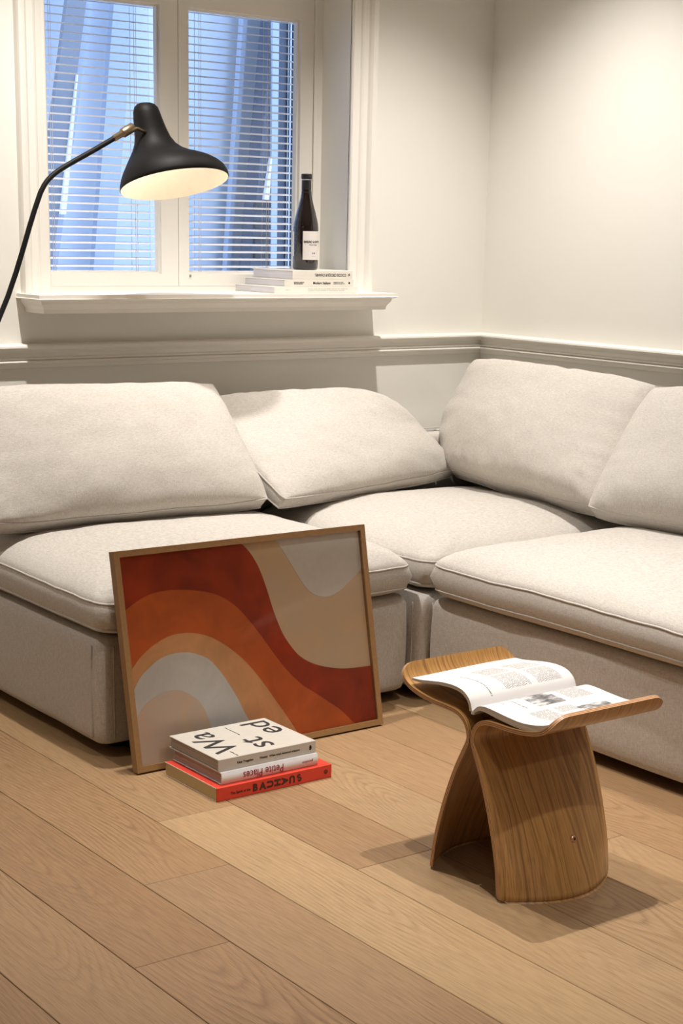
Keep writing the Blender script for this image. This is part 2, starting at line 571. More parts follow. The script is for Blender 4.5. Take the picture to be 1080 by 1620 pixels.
hw = box('hinge', -1.0575, -1.053, FY - .004, FY + .01, 1.049, 1.0565, GREYM, win); hw.matrix_parent_inverse = Matrix.Translation(-Vector(win.location))

# venetian blinds just behind each sash
SLAT = simple('white_aluminium_slat', (.84, .83, .83), .45)
CORD = simple('white_blind_cord', (.75, .75, .76), .7)
def slat_mesh(w):
    verts, faces = [], []
    n = 5
    for s in (0, 1):
        for i in range(n):
            a = i / (n - 1)
            y = (a - .5) * .0235
            z = .0014 * (1 - (2 * a - 1) ** 2) + (a - .5) * .0062
            for xx in (-w / 2, w / 2): verts.append((xx, y, z - .0004 * s))
    for i in range(n - 1):
        faces.append((2 * i, 2 * i + 1, 2 * i + 3, 2 * i + 2))
        faces.append((2 * n + 2 * i, 2 * n + 2 * i + 2, 2 * n + 2 * i + 3, 2 * n + 2 * i + 1))
    faces += [(0, 2 * n, 2 * n + 1, 1), (2 * n - 2, 2 * n - 1, 4 * n - 1, 4 * n - 2)]
    me = bpy.data.meshes.new('slat'); me.from_pydata(verts, [], faces); me.materials.append(SLAT)
    return me
def blind(x0, x1, label, cords):
    root = empty('venetian_blind', ((x0 + x1) / 2, .198, WB - .004))
    tag(root, label, 'blind', 'venetian blinds in the window')
    me = slat_mesh(x1 - x0)
    k, z = 0, .026
    while WB - .004 + z < WT + .01:
        s = bpy.data.objects.new('slat', me); link(s, root)
        s.location = (0, 0, z); z += .0221
    h = (x1 - x0) / 2
    box('bottom_rail', -h, h, -.011, .011, .004, .013, SLAT, root, .002)
    box('head_rail', -h, h, -.012, .012, WT + .012 - WB, WT + .040 - WB, SLAT, root, .002)
    for cx in cords:
        for dy in (-.0125, .0125):
            tube('ladder_cord', [(cx - root.location.x, dy, .01), (cx - root.location.x, dy, WT + .02 - WB)], .0007, CORD, root, n=5)
        tube('lift_cord', [(cx + .006 - root.location.x, -.0135, .01), (cx + .006 - root.location.x, -.0135, WT + .02 - WB)], .0006, CORD, root, n=5)
blind(-1.549, -1.150, 'white venetian blind behind the left sash, partly hidden by the lamp', [-1.492, -1.22])
blind(-1.062, -.651, 'white venetian blind behind the right sash, wine bottle before it', [-1.00, -.752])

# ------------------------------------------------------------------ outside the window
EXTW = simple('pale_rendered_wall', (.62, .66, .72), .8, nscale=1.2, var=.12)
EXTG = simple('grey_steel_post', (.24, .25, .28), .6)
EXTP = simple('pale_panel_board', (.42, .47, .56), .7)
EXTL = simple('white_pole_paint', (.95, .95, .95), .5)
EXTD = simple('dark_facade_cladding', (.065, .08, .11), .6)
EXTB = simple('black_window_void', (.012, .015, .022), .5)
ext = tag(box('wall_exterior', -6, 6, 2.62, 2.8, -1, 3.4, EXTW), kind='structure')
tag(box('ground_exterior', -6, 6, .27, 2.62, -1.2, -1.0, simple('outdoor_paving', (.3, .31, .33), .9)), kind='structure')
def slanted(name, xb, xt, w, y, zb, zt, mat, label, cat, d=.06, group=None):
    vs = []
    for yy in (y, y + d):
        vs += [(xb, yy, zb), (xb + w, yy, zb), (xt + w, yy, zt), (xt, yy, zt)]
    o = mesh_obj(name, vs, [(0, 1, 2, 3), (7, 6, 5, 4), (0, 4, 5, 1), (1, 5, 6, 2), (2, 6, 7, 3), (3, 7, 4, 0)], mat)
    return tag(o, label, cat, group)
spost = slanted('slanted_post', -.823, -.130, .090, 2.40, -.998, 3.0, EXTG, 'grey slanted post with a white edge strip, behind the left blind', 'post', .03)
mesh_obj('edge_strip', [(-.345, 2.385, 1.24), (-.318, 2.385, 1.24), (-.246, 2.385, 1.82), (-.250, 2.385, 1.82), (-.345, 2.41, 1.24), (-.318, 2.41, 1.24), (-.246, 2.41, 1.82), (-.250, 2.41, 1.82)],
         [(0, 1, 2, 3), (7, 6, 5, 4), (0, 4, 5, 1), (1, 5, 6, 2), (2, 6, 7, 3), (3, 7, 4, 0)], EXTL, spost)
slanted('leaning_panel', -.74, -.04, .05, 2.44, -.998, 3.0, EXTP, 'narrow pale leaning panel just right of the grey post outside', 'panel')
slanted('leaning_panel', -.341, .087, .10, 2.50, -.998, 3.0, EXTP, 'pale blue leaning panel in the middle of the left window', 'panel', .04)
slanted('leaning_panel', .427, .738, .024, 2.50, -.998, 3.0, EXTP, 'thin pale leaning strip behind the right window blind', 'panel', .04)
fac = empty('dark_facade', (1.3, 2.1, -1.0)); tag(fac, 'dark building front with narrow windows behind the right blind', 'building')
vs = []
for yy in (2.30, 2.40):
    vs += [(.379, yy, -.999), (2.6, yy, -.999), (2.6, yy, 3.2), (.81, yy, 3.2)]
o = mesh_obj('cladding', vs, [(0, 1, 2, 3), (7, 6, 5, 4), (0, 4, 5, 1), (1, 5, 6, 2), (2, 6, 7, 3), (3, 7, 4, 0)], EXTD, fac)
o.matrix_parent_inverse = Matrix.Translation(-Vector(fac.location))
for (x0, x1, m) in ((.776, .784, EXTB), (.800, .816, EXTB), (.828, .90, EXTB), (.788, .796, EXTP), (.819, .824, EXTP), (.690, .725, EXTP)):
    o = box('window_strip', x0, x1, 2.285, 2.302, .9, 2.9, m, fac)
    o.matrix_parent_inverse = Matrix.Translation(-Vector(fac.location))
for z in (1.06, 1.13, 1.20, 1.28):
    o = box('louvre', .60, .685, 2.28, 2.302, z, z + .035, EXTB, fac)
    o.matrix_parent_inverse = Matrix.Translation(-Vector(fac.location))
o = mesh_obj('light_strip', [(.650, 2.28, 1.33), (.676, 2.28, 1.33), (.690, 2.28, 1.52), (.684, 2.28, 1.52), (.650, 2.302, 1.33), (.676, 2.302, 1.33), (.690, 2.302, 1.52), (.684, 2.302, 1.52)],
             [(0, 1, 2, 3), (7, 6, 5, 4), (0, 4, 5, 1), (1, 5, 6, 2), (2, 6, 7, 3), (3, 7, 4, 0)], EXTL, fac)
o.matrix_parent_inverse = Matrix.Translation(-Vector(fac.location))

# ------------------------------------------------------------------ sofa modules, seat cushions, back cushions
def rrect(x0, x1, y0, y1, r, ns=26, nc=8):
    pts = []
    def side(a, b):
        for i in range(ns):
            t = i / ns
            pts.append((a[0] + (b[0] - a[0]) * t, a[1] + (b[1] - a[1]) * t))
    def arc(cx, cy, a0):
        for i in range(nc):
            a = a0 + (math.pi / 2) * i / nc
            pts.append((cx + r * math.cos(a), cy + r * math.sin(a)))
    side((x0 + r, y0), (x1 - r, y0)); arc(x1 - r, y0 + r, -math.pi / 2)
    side((x1, y0 + r), (x1, y1 - r)); arc(x1 - r, y1 - r, 0)
    side((x1 - r, y1), (x0 + r, y1)); arc(x0 + r, y1 - r, math.pi / 2)
    side((x0, y1 - r), (x0, y0 + r)); arc(x0 + r, y0 + r, math.pi)
    return pts

def loft(name, rings, mat, parent, cap0=True, cap1=True):
    n = len(rings[0])
    verts = [p for r in rings for p in r]
    faces = []
    for i in range(len(rings) - 1):
        for k in range(n):
            faces.append((i * n + k, i * n + (k + 1) % n, (i + 1) * n + (k + 1) % n, (i + 1) * n + k))
    if cap0: faces.append(tuple(range(n - 1, -1, -1)))
    if cap1: faces.append(tuple((len(rings) - 1) * n + k for k in range(n)))
    return mesh_obj(name, verts, faces, mat, parent, smooth=True)

def soft_box(name, x0, x1, y0, y1, z0, z1, r, mat, parent, seed=0, amp=.003):
    rings = []
    e = .022
    prof = [(.05, z0 + .001), (.012, z0), (.004, z0 + .006), (0, z0 + .02)]
    k = 8
    for i in range(1, k): prof.append((-.003 * math.sin(math.pi * i / k), z0 + .02 + (z1 - z0 - .045) * i / k))
    prof += [(0, z1 - .025), (.004, z1 - .012), (.012, z1 - .004), (.03, z1), (.12, z1 + .001)]
    for ins, z in prof:
        ring = []
        for px, py in rrect(x0 + ins, x1 - ins, y0 + ins, y1 - ins, r):
            d = amp * noise.noise(Vector((px * 7 + seed, py * 7, z * 9)))
            ring.append((px + d, py + d, z + (.5 * d if z > z0 + .03 else 0)))
        rings.append(ring)
    return loft(name, rings, mat, parent)

def sofa_module(label, x0, x1, y0, y1, backs, seed):
    root = empty('sofa_module', ((x0 + x1) / 2, (y0 + y1) / 2, 0))
    tag(root, label, 'sofa', 'sofa modules along the walls')
    M = Matrix.Translation(-Vector(root.location))
    parts = [soft_box('base', x0, x1, y0, y1, .030, .286, .024, LINEN, root, seed)]
    for b in backs:
        parts.append(soft_box('back_frame', *b, .287, .575, .03, LINEN, root, seed + 3))
    for fx in (x0 + .09, x1 - .09):
        for fy in (y0 + .09, y1 - .09):
            parts.append(lathe('foot', [(0, 0), (.024, 0), (.027, .004), (.03, .030), (0, .031)], SOFA_UNDER, root, 16, (fx, fy, 0)))
    for sx, sy in ((x0 - .0022, y0 + .034), (x0 + .036, y0 - .0022)):
        parts.append(tube('seam', [(sx, sy, .045 + .022 * k) for k in range(11)], .0022, PIPE, root, n=6))
    for p in parts: p.matrix_parent_inverse = M
    return root
sofa_module('oatmeal linen sofa base under the window, behind the framed picture', -1.998, -1.092, -.998, -.03, [(-1.998, -1.092, -.20, -.03)], 1)
sofa_module('corner sofa base wedged where the two walls meet', -1.078, -.03, -1.030, -.03, [(-1.078, -.03, -.20, -.03), (-.20, -.03, -1.03, -.205)], 5)
sofa_module('oatmeal linen sofa base along the right wall, behind the plywood stool', -1.062, -.03, -2.03, -1.042, [(-.20, -.03, -2.03, -1.042)], 9)

def seat_cushion(label, x0, x1, y0, y1, z0, zp0, zp1, ztop, seed, sag=.010):
    root = empty('seat_cushion', ((x0 + x1) / 2, (y0 + y1) / 2, z0))
    tag(root, label, 'cushion', 'sofa seat cushions')
    M = Matrix.Translation(-Vector(root.location))
    def disp(px, py, z, ins):
        k = max(0.0, 1 - ins * 4)
        d = .009 * noise.noise(Vector((px * 3.1 + seed, py * 3.1, .3))) * k
        w = sag * noise.noise(Vector((px * 2.3, py * 2.3 + seed, 1.7))) + .004 * noise.noise(Vector((px * 8, py * 8 + seed, 4)))
        w += .0018 * noise.noise(Vector((px * 22, py * 22, seed)))
        h = min(1.0, (z - z0) / .06)
        nx = (px - (x0 + x1) / 2) / (x1 - x0) * 2; ny = (py - (y0 + y1) / 2) / (y1 - y0) * 2
        return (px + d * (nx if abs(nx) > .8 else 0), py + d * (ny if abs(ny) > .8 else 0), z + w * h)
    H = ztop - zp1
    prof = [(.20, z0 + .001), (.06, z0), (.028, z0 + .004), (.012, z0 + .012), (.006, zp0 - .004), (.0045, zp0), (.003, zp0 + .005), (-.006, (zp0 + zp1) / 2), (.002, zp1 - .005), (.0035, zp1),
            (.004, zp1 + .006), (.012, zp1 + H * .20), (.028, zp1 + H * .38), (.052, zp1 + H * .54), (.085, zp1 + H * .68), (.13, zp1 + H * .80), (.18, zp1 + H * .89), (.24, zp1 + H * .955), (.31, zp1 + H * .99), (.38, ztop)]
    rings, pipes = [], {}
    lim = min(x1 - x0, y1 - y0) / 2 - .02
    for i, (ins, z) in enumerate(prof):
        q = min(ins, lim)
        rr = min(.035 + max(ins, 0) * .75, min(x1 - x0, y1 - y0) / 2 - q - .004)
        ring = [disp(px, py, z, ins) for px, py in rrect(x0 + q, x1 - q, y0 + q, y1 - q, max(rr, .004), 40, 8)]
        rings.append(ring)
        if i in (5, 9): pipes[i] = ring
    b = loft('cover', rings, LINEN, root)
    b.matrix_parent_inverse = M
    for i in pipes:
        t = tube('piping', pipes[i], .0029, PIPE, root, n=6, closed=True)
        t.matrix_parent_inverse = M
    return root
seat_cushion('wide seat cushion under the window, picture leaning on its front', -2.005, -1.086, -1.020, -.215, .2885, .308, .368, .448, 2)
seat_cushion('corner seat cushion under the slumped pillow', -1.064, -.215, -1.030, -.215, .2885, .310, .372, .446, 11)
seat_cushion('seat cushion by the right wall, behind the open book', -1.082, -.215, -2.02, -1.050, .2885, .312, .374, .452, 23, .012)

def pillow(label, c, T, edge, rho, seed, piping=True, wr=.005, p=3.0, q=.55, skew=0.0, back=1.0, warp=None):
    bl, br, tr, tl = [Vector(v) for v in c]
    cen = (bl + br + tr + tl) / 4
    ux = ((br - bl) + (tr - tl)).normalized(); vz = ((tl - bl) + (tr - br)).normalized()
    nrm = ux.cross(vz).normalized()     # towards the room
    root = empty('back_cushion', (cen.x, cen.y, min(bl.z, br.z)))
    tag(root, label, 'cushion', 'loose sofa back cushions')
    M = Matrix.Translation(-Vector(root.location))
    NA, NB = 72, 44
    def pos(a, b, s):
        a2 = a * (1 - rho * abs(b) ** 6); b2 = b * (1 - rho * 1.4 * abs(a) ** 6)
        if warp: a2, b2 = warp(a2, b2)
        u, v = (a2 + 1) / 2, (b2 + 1) / 2
        P = bl * (1 - u) * (1 - v) + br * u * (1 - v) + tr * u * v + tl * (1 - u) * v
        f = max(0.0, (1 - abs(a) ** p)) * max(0.0, (1 - abs(b) ** p))
        h = edge + (T / 2 - edge) * f ** q
        h *= (1 + skew * (-b))
        m = min(1 - abs(a), 1 - abs(b))
        w = .012 * noise.noise(Vector((a * 1.6 + seed, b * 1.3, .5))) * min(1, m * 5)
        e = math.exp(-m * 9) * min(1, m * 14)
        w += wr * e * 1.8 * (noise.noise(Vector((a * 9 + seed, 0, b * .6))) if abs(b) > abs(a) * .8 else noise.noise(Vector((a * .6, b * 7 + seed, 2))))
        w += .0025 * noise.noise(Vector((a * 7 + seed, b * 5, 2.2)))
        h2 = h + w if s > 0 else (h * back)
        edgew = .006 * noise.noise(Vector((a * 2.2 + seed, b * 2.2, 8))) * (1 - min(1, m * 4))
        return P + nrm * h2 * s + vz * edgew
    verts, faces = [], []
    def gi(i): # denser towards the rim
        t = i
        return math.sin(t * math.pi / 2) * .55 + t * .45
    A = [gi(-1 + 2 * i / NA) for i in range(NA + 1)]; B = [gi(-1 + 2 * j / NB) for j in range(NB + 1)]
    for s in (1, -1):
        for j in range(NB + 1):
            for i in range(NA + 1): verts.append(pos(A[i], B[j], s))
    n1 = (NA + 1) * (NB + 1)
    def ix(i, j, s): return (0 if s > 0 else n1) + j * (NA + 1) + i
    for j in range(NB):
        for i in range(NA):
            faces.append((ix(i, j, 1), ix(i + 1, j, 1), ix(i + 1, j + 1, 1), ix(i, j + 1, 1)))
            faces.append((ix(i, j, -1), ix(i, j + 1, -1), ix(i + 1, j + 1, -1), ix(i + 1, j, -1)))
    per = [(i, 0) for i in range(NA)] + [(NA, j) for j in range(NB)] + [(i, NB) for i in range(NA, 0, -1)] + [(0, j) for j in range(NB, 0, -1)]
    for k in range(len(per)):
        a, b = per[k], per[(k + 1) % len(per)]
        faces.append((ix(*a, 1), ix(*a, -1), ix(*b, -1), ix(*b, 1)))
    o = mesh_obj('cover', verts, faces, LINEN, root, smooth=True); o.matrix_parent_inverse = M
    if piping:
        for s in (1, -1):
            t = tube('piping', [verts[ix(*k, s)] for k in per], .0026, PIPE, root, n=6, closed=True)
            t.matrix_parent_inverse = M
    return root
pillow('large smooth back cushion under the window, leftmost on the sofa',
       [(-2.03, -.47, .455), (-1.185, -.47, .452), (-1.20, -.20, .752), (-1.99, -.20, .765)], .20, .022, .02, 3, wr=.003)
pillow('slumped back cushion in the sofa corner, sunken top edge',
       [(-1.160, -.505, .450), (-.312, -.268, .452), (-.545, -.135, .715), (-1.215, -.105, .70)], .16, .020, .03, 17, wr=.005,
       warp=lambda a, b: (a - .16 * max(0, a) ** 2 * max(0, b) ** 3, b - .16 * max(0, a) ** 3 * max(0, b) ** 2))
pillow('back cushion on the right wall, next to the corner, wrinkled sides',
       [(-.345, -.265, .455), (-.475, -1.062, .452), (-.165, -.985, .775), (-.165, -.185, .790)], .24, .030, .03, 29, wr=.008, q=.45,
       warp=lambda a, b: (a * (1 + (.15 * a * a * math.exp(-((b + .25) / .55) ** 2) if a < 0 else 0)), b))
pillow('back cushion on the right wall cut off by the right edge',
       [(-.500, -1.040, .456), (-.500, -1.90, .456), (-.175, -1.83, .772), (-.190, -.970, .772)], .22, .022, .03, 41, wr=.005)

# ------------------------------------------------------------------ floor lamp
BLACK = simple('matt_black_metal', (.006, .0055, .0055), .58, 0, 60)
BLACK.node_tree.nodes['Principled BSDF'].inputs['Specular IOR Level'].default_value = .22
CREAMIN = simple('cream_enamel_inside', (.93, .88, .78), .6)
BRASS = simple('aged_brass', (.32, .25, .16), .38, .9)
lamp = empty('floor_lamp', (-2.34, -.45, 0)); tag(lamp, 'black floor lamp with bell shaped shade before the window', 'lamp')
LM = Matrix.Translation(-Vector(lamp.location))
LY = -.3
arm = catmull([(-2.335, -.45, .03), (-2.27, -.425, .30), (-2.13, -.37, .66), (-1.896, LY, .955), (-1.787, LY, 1.227), (-1.7625, LY, 1.282), (-1.737, LY, 1.312), (-1.697, LY, 1.338), (-1.613, LY, 1.382), (-1.541, LY, 1.421)], 5)
p = tube('stem', arm, .0068, BLACK, lamp, n=12); p.matrix_parent_inverse = LM
p = lathe('base', [(0, 0), (.135, 0), (.14, .004), (.14, .014), (.134, .019), (.03, .024), (.016, .034), (.012, .06), (0, .06)], BLACK, lamp, 40, (-2.34, -.45, 0)); p.matrix_parent_inverse = LM
# brass swivel joint between stem and shade
def along(a, b, t): return Vector(a) + (Vector(b) - Vector(a)) * t
J0, J1 = (-1.558, LY, 1.4115), (-1.499, LY, 1.444)
p = tube('swivel_joint', [along(J0, J1, t) for t in (0, .02, .40, .42, .46, .96, 1.0)], [.006, .0085, .0085, .0105, .0125, .0125, .010], BRASS, lamp, n=16); p.matrix_parent_inverse = LM
p = tube('swivel_pin', [along(J0, J1, .9), (-1.486, LY, 1.440), (-1.463, LY, 1.4325)], .004, BRASS, lamp, n=8); p.matrix_parent_inverse = LM
# shade: lofted rings in a plane facing the room, opening tilted
SC = Vector((-1.381, LY, 1.306))
SR = Vector((.86, -.51, 0)).normalized()
SB = Vector((.51, .86, 0)).normalized()
def ring_at(cx, cz, rx, ry, tilt, lean, n=48):
    out = []
    e1 = SR * math.cos(tilt) + Vector((0, 0, 1)) * math.sin(tilt)
    nz = Vector((0, 0, 1)) * math.cos(tilt) - SR * math.sin(tilt)
    e2 = SB * math.cos(lean) - nz * math.sin(lean)
    cx, cz, rx, ry = cx * 1.055, cz * 1.055, rx * 1.055, ry * 1.055
    c = SC + SR * cx + Vector((0, 0, 1)) * cz
    for k in range(n):
        a = 2 * math.pi * k / n
        out.append(c + e1 * rx * math.cos(a) + e2 * ry * math.sin(a))
    return out
SH = [  # centre across, centre up, half width, half depth, tilt, lean
    (-.0665, .1925, .0010, .0010, .05, .02), (-.0665, .1920, .012, .012, .05, .02), (-.0665, .1885, .022, .022, .05, .03), (-.0660, .181, .0295, .029, .05, .03),
    (-.0645, .169, .0335, .0335, .05, .04), (-.0610, .152, .0365, .036, .05, .05), (-.0560, .132, .0400, .039, .05, .06), (-.0500, .111, .0450, .044, .05, .08),
    (-.0440, .095, .0520, .052, .06, .10), (-.0370, .082, .0630, .063, .08, .12), (-.0290, .071, .0770, .077, .11, .14), (-.0200, .061, .0930, .093, .14, .16),
    (-.0120, .050, .1080, .108, .16, .18), (-.0050, .037, .1220, .121, .168, .20), (.0000, .024, .1320, .130, .170, .215), (.0030, .009, .1380, .136, .170, .225), (.0040, .000, .1395, .138, .170, .23)]
rings = [ring_at(*s) for s in SH]
th = .0022
inner = [ring_at(s[0], s[1] - .002, max(s[2] - th, .0008), max(s[3] - th, .0008), s[4], s[5]) for s in SH]
def loft2(name, rings, mat, flip=False):
    n = len(rings[0]); verts = [p for r in rings for p in r]; faces = []
    for i in range(len(rings) - 1):
        for k in range(n):
            f = (i * n + k, i * n + (k + 1) % n, (i + 1) * n + (k + 1) % n, (i + 1) * n + k)
            faces.append(f[::-1] if flip else f)
    o = mesh_obj(name, verts, faces, mat, lamp, smooth=True); o.matrix_parent_inverse = LM
    return o
loft2('shade', rings + [inner[-1]], BLACK, True)
loft2('shade_lining', inner, CREAMIN)
c = sum(rings[9], Vector()) / len(rings[9])
BULBM = NT('frosted_bulb_glow')
BULBM.base((1, .9, .75)); BULBM.b.inputs['Emission Color'].default_value = (1, .82, .58, 1); BULBM.b.inputs['Emission Strength'].default_value = .8
p = lathe('bulb', [(0, -.028), (.012, -.025), (.021, -.016), (.024, -.004), (.021, .008), (.013, .022), (.011, .05), (0, .05)], BULBM.m, lamp, 20, tuple(c + Vector((0, 0, .012)))); p.matrix_parent_inverse = LM
pl = bpy.data.lights.new('lamp_bulb_light', 'POINT'); pl.energy = .46; pl.color = (1, .80, .62); pl.shadow_soft_size = .03
po = bpy.data.objects.new('lamp_bulb_light', pl); link(po); po.location = c + Vector((0, 0, -.035))

# ------------------------------------------------------------------ framed picture leaning on the sofa
FRAMEW = make_ply('golden_oak_moulding', (.46, .25, .10), (.33, .165, .06), (.22, .105, .04))
OAKF = simple('golden_oak_frame', (.33, .185, .075), .45, nscale=120, var=.2)
def paper(name, c, var=.12, c2=None):
    t = NT(name)
    co = t.coord()
    a = t.noise(co, 9, 5, .65, .6)
    b = t.noise(t.coord(scale=(1, 1, .35)), 130, 3, .7)
    g = t.noise(co, 900, 2)
    d = tuple(x * (1 - var * 1.7) for x in c); e = c2 or tuple(min(1, x * (1 + var)) for x in c)
    col = t.mix(t.ramp(a, [(.3, (0, 0, 0)), (.7, (1, 1, 1))]), d, e)
    col = t.mix(t.math('MULTIPLY', b, .28), col, tuple(x * .72 for x in c))
    t.base(col).rough(.8)
    t.bump(t.math('ADD', b, g), .25, .0006)
    return t.m
A_DARK = paper('rust_red_paper', (.49, .058, .013), .30)
A_ORNG = paper('burnt_orange_paper', (.76, .17, .036), .16)
A_TAN = paper('light_terracotta_paper', (.88, .47, .22), .12)
A_GREY = paper('pale_grey_paper', (.80, .78, .75), .07)
A_IN = paper('soft_peach_paper', (.84, .72, .63), .08, (.88, .60, .38))
A_BEIGE = paper('sand_beige_paper', (.90, .74, .56), .10, (.88, .62, .36))
A_WHITE = paper('off_white_paper', (.86, .82, .76), .05)
pic = empty('framed_picture', (-1.633, -1.12, 0)); tag(pic, 'oak framed abstract print of rust and orange waves leaning on the sofa', 'picture')
PWD, PHT, PDP = .70, .50, .022
po_ = Vector((-1.983, -1.143, .0045)); pex = Vector((1, 0, 0)); pev = Vector((0, .098, .4895)).normalized(); pnn = pex.cross(pev)  # normal towards the room
def P3(u, v, d=0.0): return po_ + pex * (u * PWD) + pev * (v * PHT) + pnn * d
PMI = Matrix.Translation(-Vector(pic.location))
def pbox(name, u0, u1, v0, v1, d0, d1, mat, mitre=None):
    vs = [P3(u, v, d) for d in (d0, d1) for (u, v) in ((u0, v0), (u1, v0), (u1, v1), (u0, v1))]
    o = mesh_obj(name, vs, [(3, 2, 1, 0), (4, 5, 6, 7), (0, 1, 5, 4), (1, 2, 6, 5), (2, 3, 7, 6), (3, 0, 4, 7)], mat, pic)
    o.matrix_parent_inverse = PMI
    return o
fw, fh = .014 / PWD, .014 / PHT
def member(q):
    (a, b, c_, d_) = q
    vs = [P3(u, v, d) for d in (-PDP, 0) for (u, v) in q]
    o = mesh_obj('frame_rail', vs, [(3, 2, 1, 0), (4, 5, 6, 7), (0, 1, 5, 4), (1, 2, 6, 5), (2, 3, 7, 6), (3, 0, 4, 7)], OAKF, pic)
    o.matrix_parent_inverse = PMI
member([(0, 0), (1, 0), (1 - fw, fh), (fw, fh)])
member([(0, 1), (fw, 1 - fh), (1 - fw, 1 - fh), (1, 1)])
member([(0, 0), (fw, fh), (fw, 1 - fh), (0, 1)])
member([(1, 0), (1, 1), (1 - fw, 1 - fh), (1 - fw, fh)])
pbox('backing_board', fw, 1 - fw, fh, 1 - fh, -PDP, -PDP + .004, simple('brown_backing_board', (.25, .18, .12), .9))
U0, U1, V0, V1 = fw, 1 - fw, fh, 1 - fh
C1 = [(0.476, 0.99), (0.511, 0.942), (0.534, 0.895), (0.555, 0.83), (0.574, 0.739), (0.592, 0.635), (0.616, 0.536), (0.643, 0.468), (0.681, 0.403), (0.733, 0.357), (0.798, 0.325), (0.877, 0.304), (0.99, 0.297)]
C2 = [(0.01, 0.72), (0.062, 0.761), (0.113, 0.788), (0.163, 0.798), (0.222, 0.796), (0.281, 0.785), (0.35, 0.762), (0.399, 0.73), (0.446, 0.679), (0.493, 0.602), (0.538, 0.513), (0.584, 0.416), (0.631, 0.33), (0.68, 0.262), (0.732, 0.21), (0.784, 0.156), (0.836, 0.099), (0.895, 0.01)]
C3 = [(0.01, 0.445), (0.059, 0.511), (0.102, 0.551), (0.154, 0.583), (0.204, 0.596), (0.264, 0.59), (0.323, 0.564), (0.371, 0.525), (0.418, 0.473), (0.465, 0.407), (0.511, 0.323), (0.556, 0.225), (0.602, 0.125), (0.634, 0.048), (0.652, 0.005)]
C4 = [(0.01, 0.345), (0.052, 0.423), (0.084, 0.458), (0.126, 0.492), (0.177, 0.509), (0.236, 0.506), (0.285, 0.483), (0.323, 0.448), (0.358, 0.385), (0.384, 0.324), (0.41, 0.256), (0.43, 0.189), (0.447, 0.141), (0.472, 0.06), (0.494, 0.005)]
C5 = [(0.01, 0.215), (0.032, 0.259), (0.06, 0.301), (0.092, 0.324), (0.132, 0.342), (0.182, 0.342), (0.22, 0.319), (0.257, 0.277), (0.278, 0.229), (0.293, 0.164), (0.302, 0.094), (0.306, 0.005)]
C6 = [(0.622, 0.99), (0.65, 0.929), (0.677, 0.862), (0.704, 0.795), (0.732, 0.733), (0.762, 0.694), (0.805, 0.67), (0.851, 0.676), (0.9, 0.707), (0.99, 0.79)]
def clampuv(p): return (min(max(p[0], U0), U1), min(max(p[1], V0), V1))
def shape(name, curve, closing, depth, mat):
    pts = [clampuv((p.x, p.y)) for p in catmull([Vector((a, b, 0)) for a, b in curve], 5)] + [clampuv(q) for q in closing]
    clean = []
    for q in pts:
        if not clean or (abs(q[0] - clean[-1][0]) + abs(q[1] - clean[-1][1])) > 1e-5: clean.append(q)
    bm = bmesh.new()
    top = [bm.verts.new(P3(u, v, depth)) for u, v in clean]
    low = [bm.verts.new(P3(u, v, depth - .0009)) for u, v in clean]
    for tri in tessellate_polygon([[Vector((u, v, 0)) for u, v in clean]]):
        bm.faces.new([top[i] for i in tri]); bm.faces.new([low[i] for i in tri][::-1])
    n = len(clean)
    for i in range(n): bm.faces.new((top[i], low[i], low[(i + 1) % n], top[(i + 1) % n]))
    o = bm_obj(name, bm, mat, pic); o.matrix_parent_inverse = PMI
    return o
D0 = -.0125
tag(pbox('paper_background', U0, U1, V0, V1, D0 - .002, D0, A_BEIGE), 'sand beige background')
tag(shape('paper_shape', C6, [(1, 1)], D0 + .0010, A_WHITE), 'off white dip at the top right')
tag(shape('paper_shape', C1, [(1, 0), (0, 0), (0, 1)], D0 + .0020, A_DARK), 'rust red wave')
tag(shape('paper_shape', C2, [(0, 0)], D0 + .0030, A_ORNG), 'burnt orange wave')
tag(shape('paper_shape', C3, [(0, 0)], D0 + .0040, A_TAN), 'light terracotta arch')
tag(shape('paper_shape', C4, [(0, 0)], D0 + .0050, A_GREY), 'pale grey arch')
tag(shape('paper_shape', C5, [(0, 0)], D0 + .0060, A_IN), 'soft peach inner arch')
pbox('glazing', U0, U1, V0, V1, -.0045, -.0035, PICGLASS)

# ------------------------------------------------------------------ closed books
def pages_mat(name, c, d):
    t = NT(name)
    co = t.coord(scale=(1, 1, 260))
    nz = t.noise(co, 4, 2)
    t.base(t.mix(t.ramp(nz, [(.35, (0, 0, 0)), (.65, (1, 1, 1))]), d, c)).rough(.85)
    return t.m
PG_WHITE = pages_mat('white_page_edges', (.72, .68, .62), (.50, .45, .40))
PG_GREY = pages_mat('greyish_page_edges', (.46, .40, .35), (.30, .25, .21))
PG_GOLD = simple('gold_page_edges', (.52, .40, .20), .5, .1, 200)
CREAM = simple('cream_book_cloth', (.49, .455, .40), .55)
WHITEC = simple('white_book_jacket', (.70, .69, .70), .3)
REDC = simple('red_book_cloth', (.62, .045, .022), .5)
IVORY = simple('ivory_book_cover', (.74, .70, .63), .5)
INK = simple('black_print_ink', (.015, .013, .013), .6)
REDINK = simple('crimson_print_ink', (.33, .01, .045), .5)
GREYINK = simple('pale_grey_print', (.52, .49, .45), .6)
INKW = simple('dark_brown_foil', (.05, .012, .01), .5)
EDGEW = simple('pale_cover_board', (.78, .72, .62), .6)

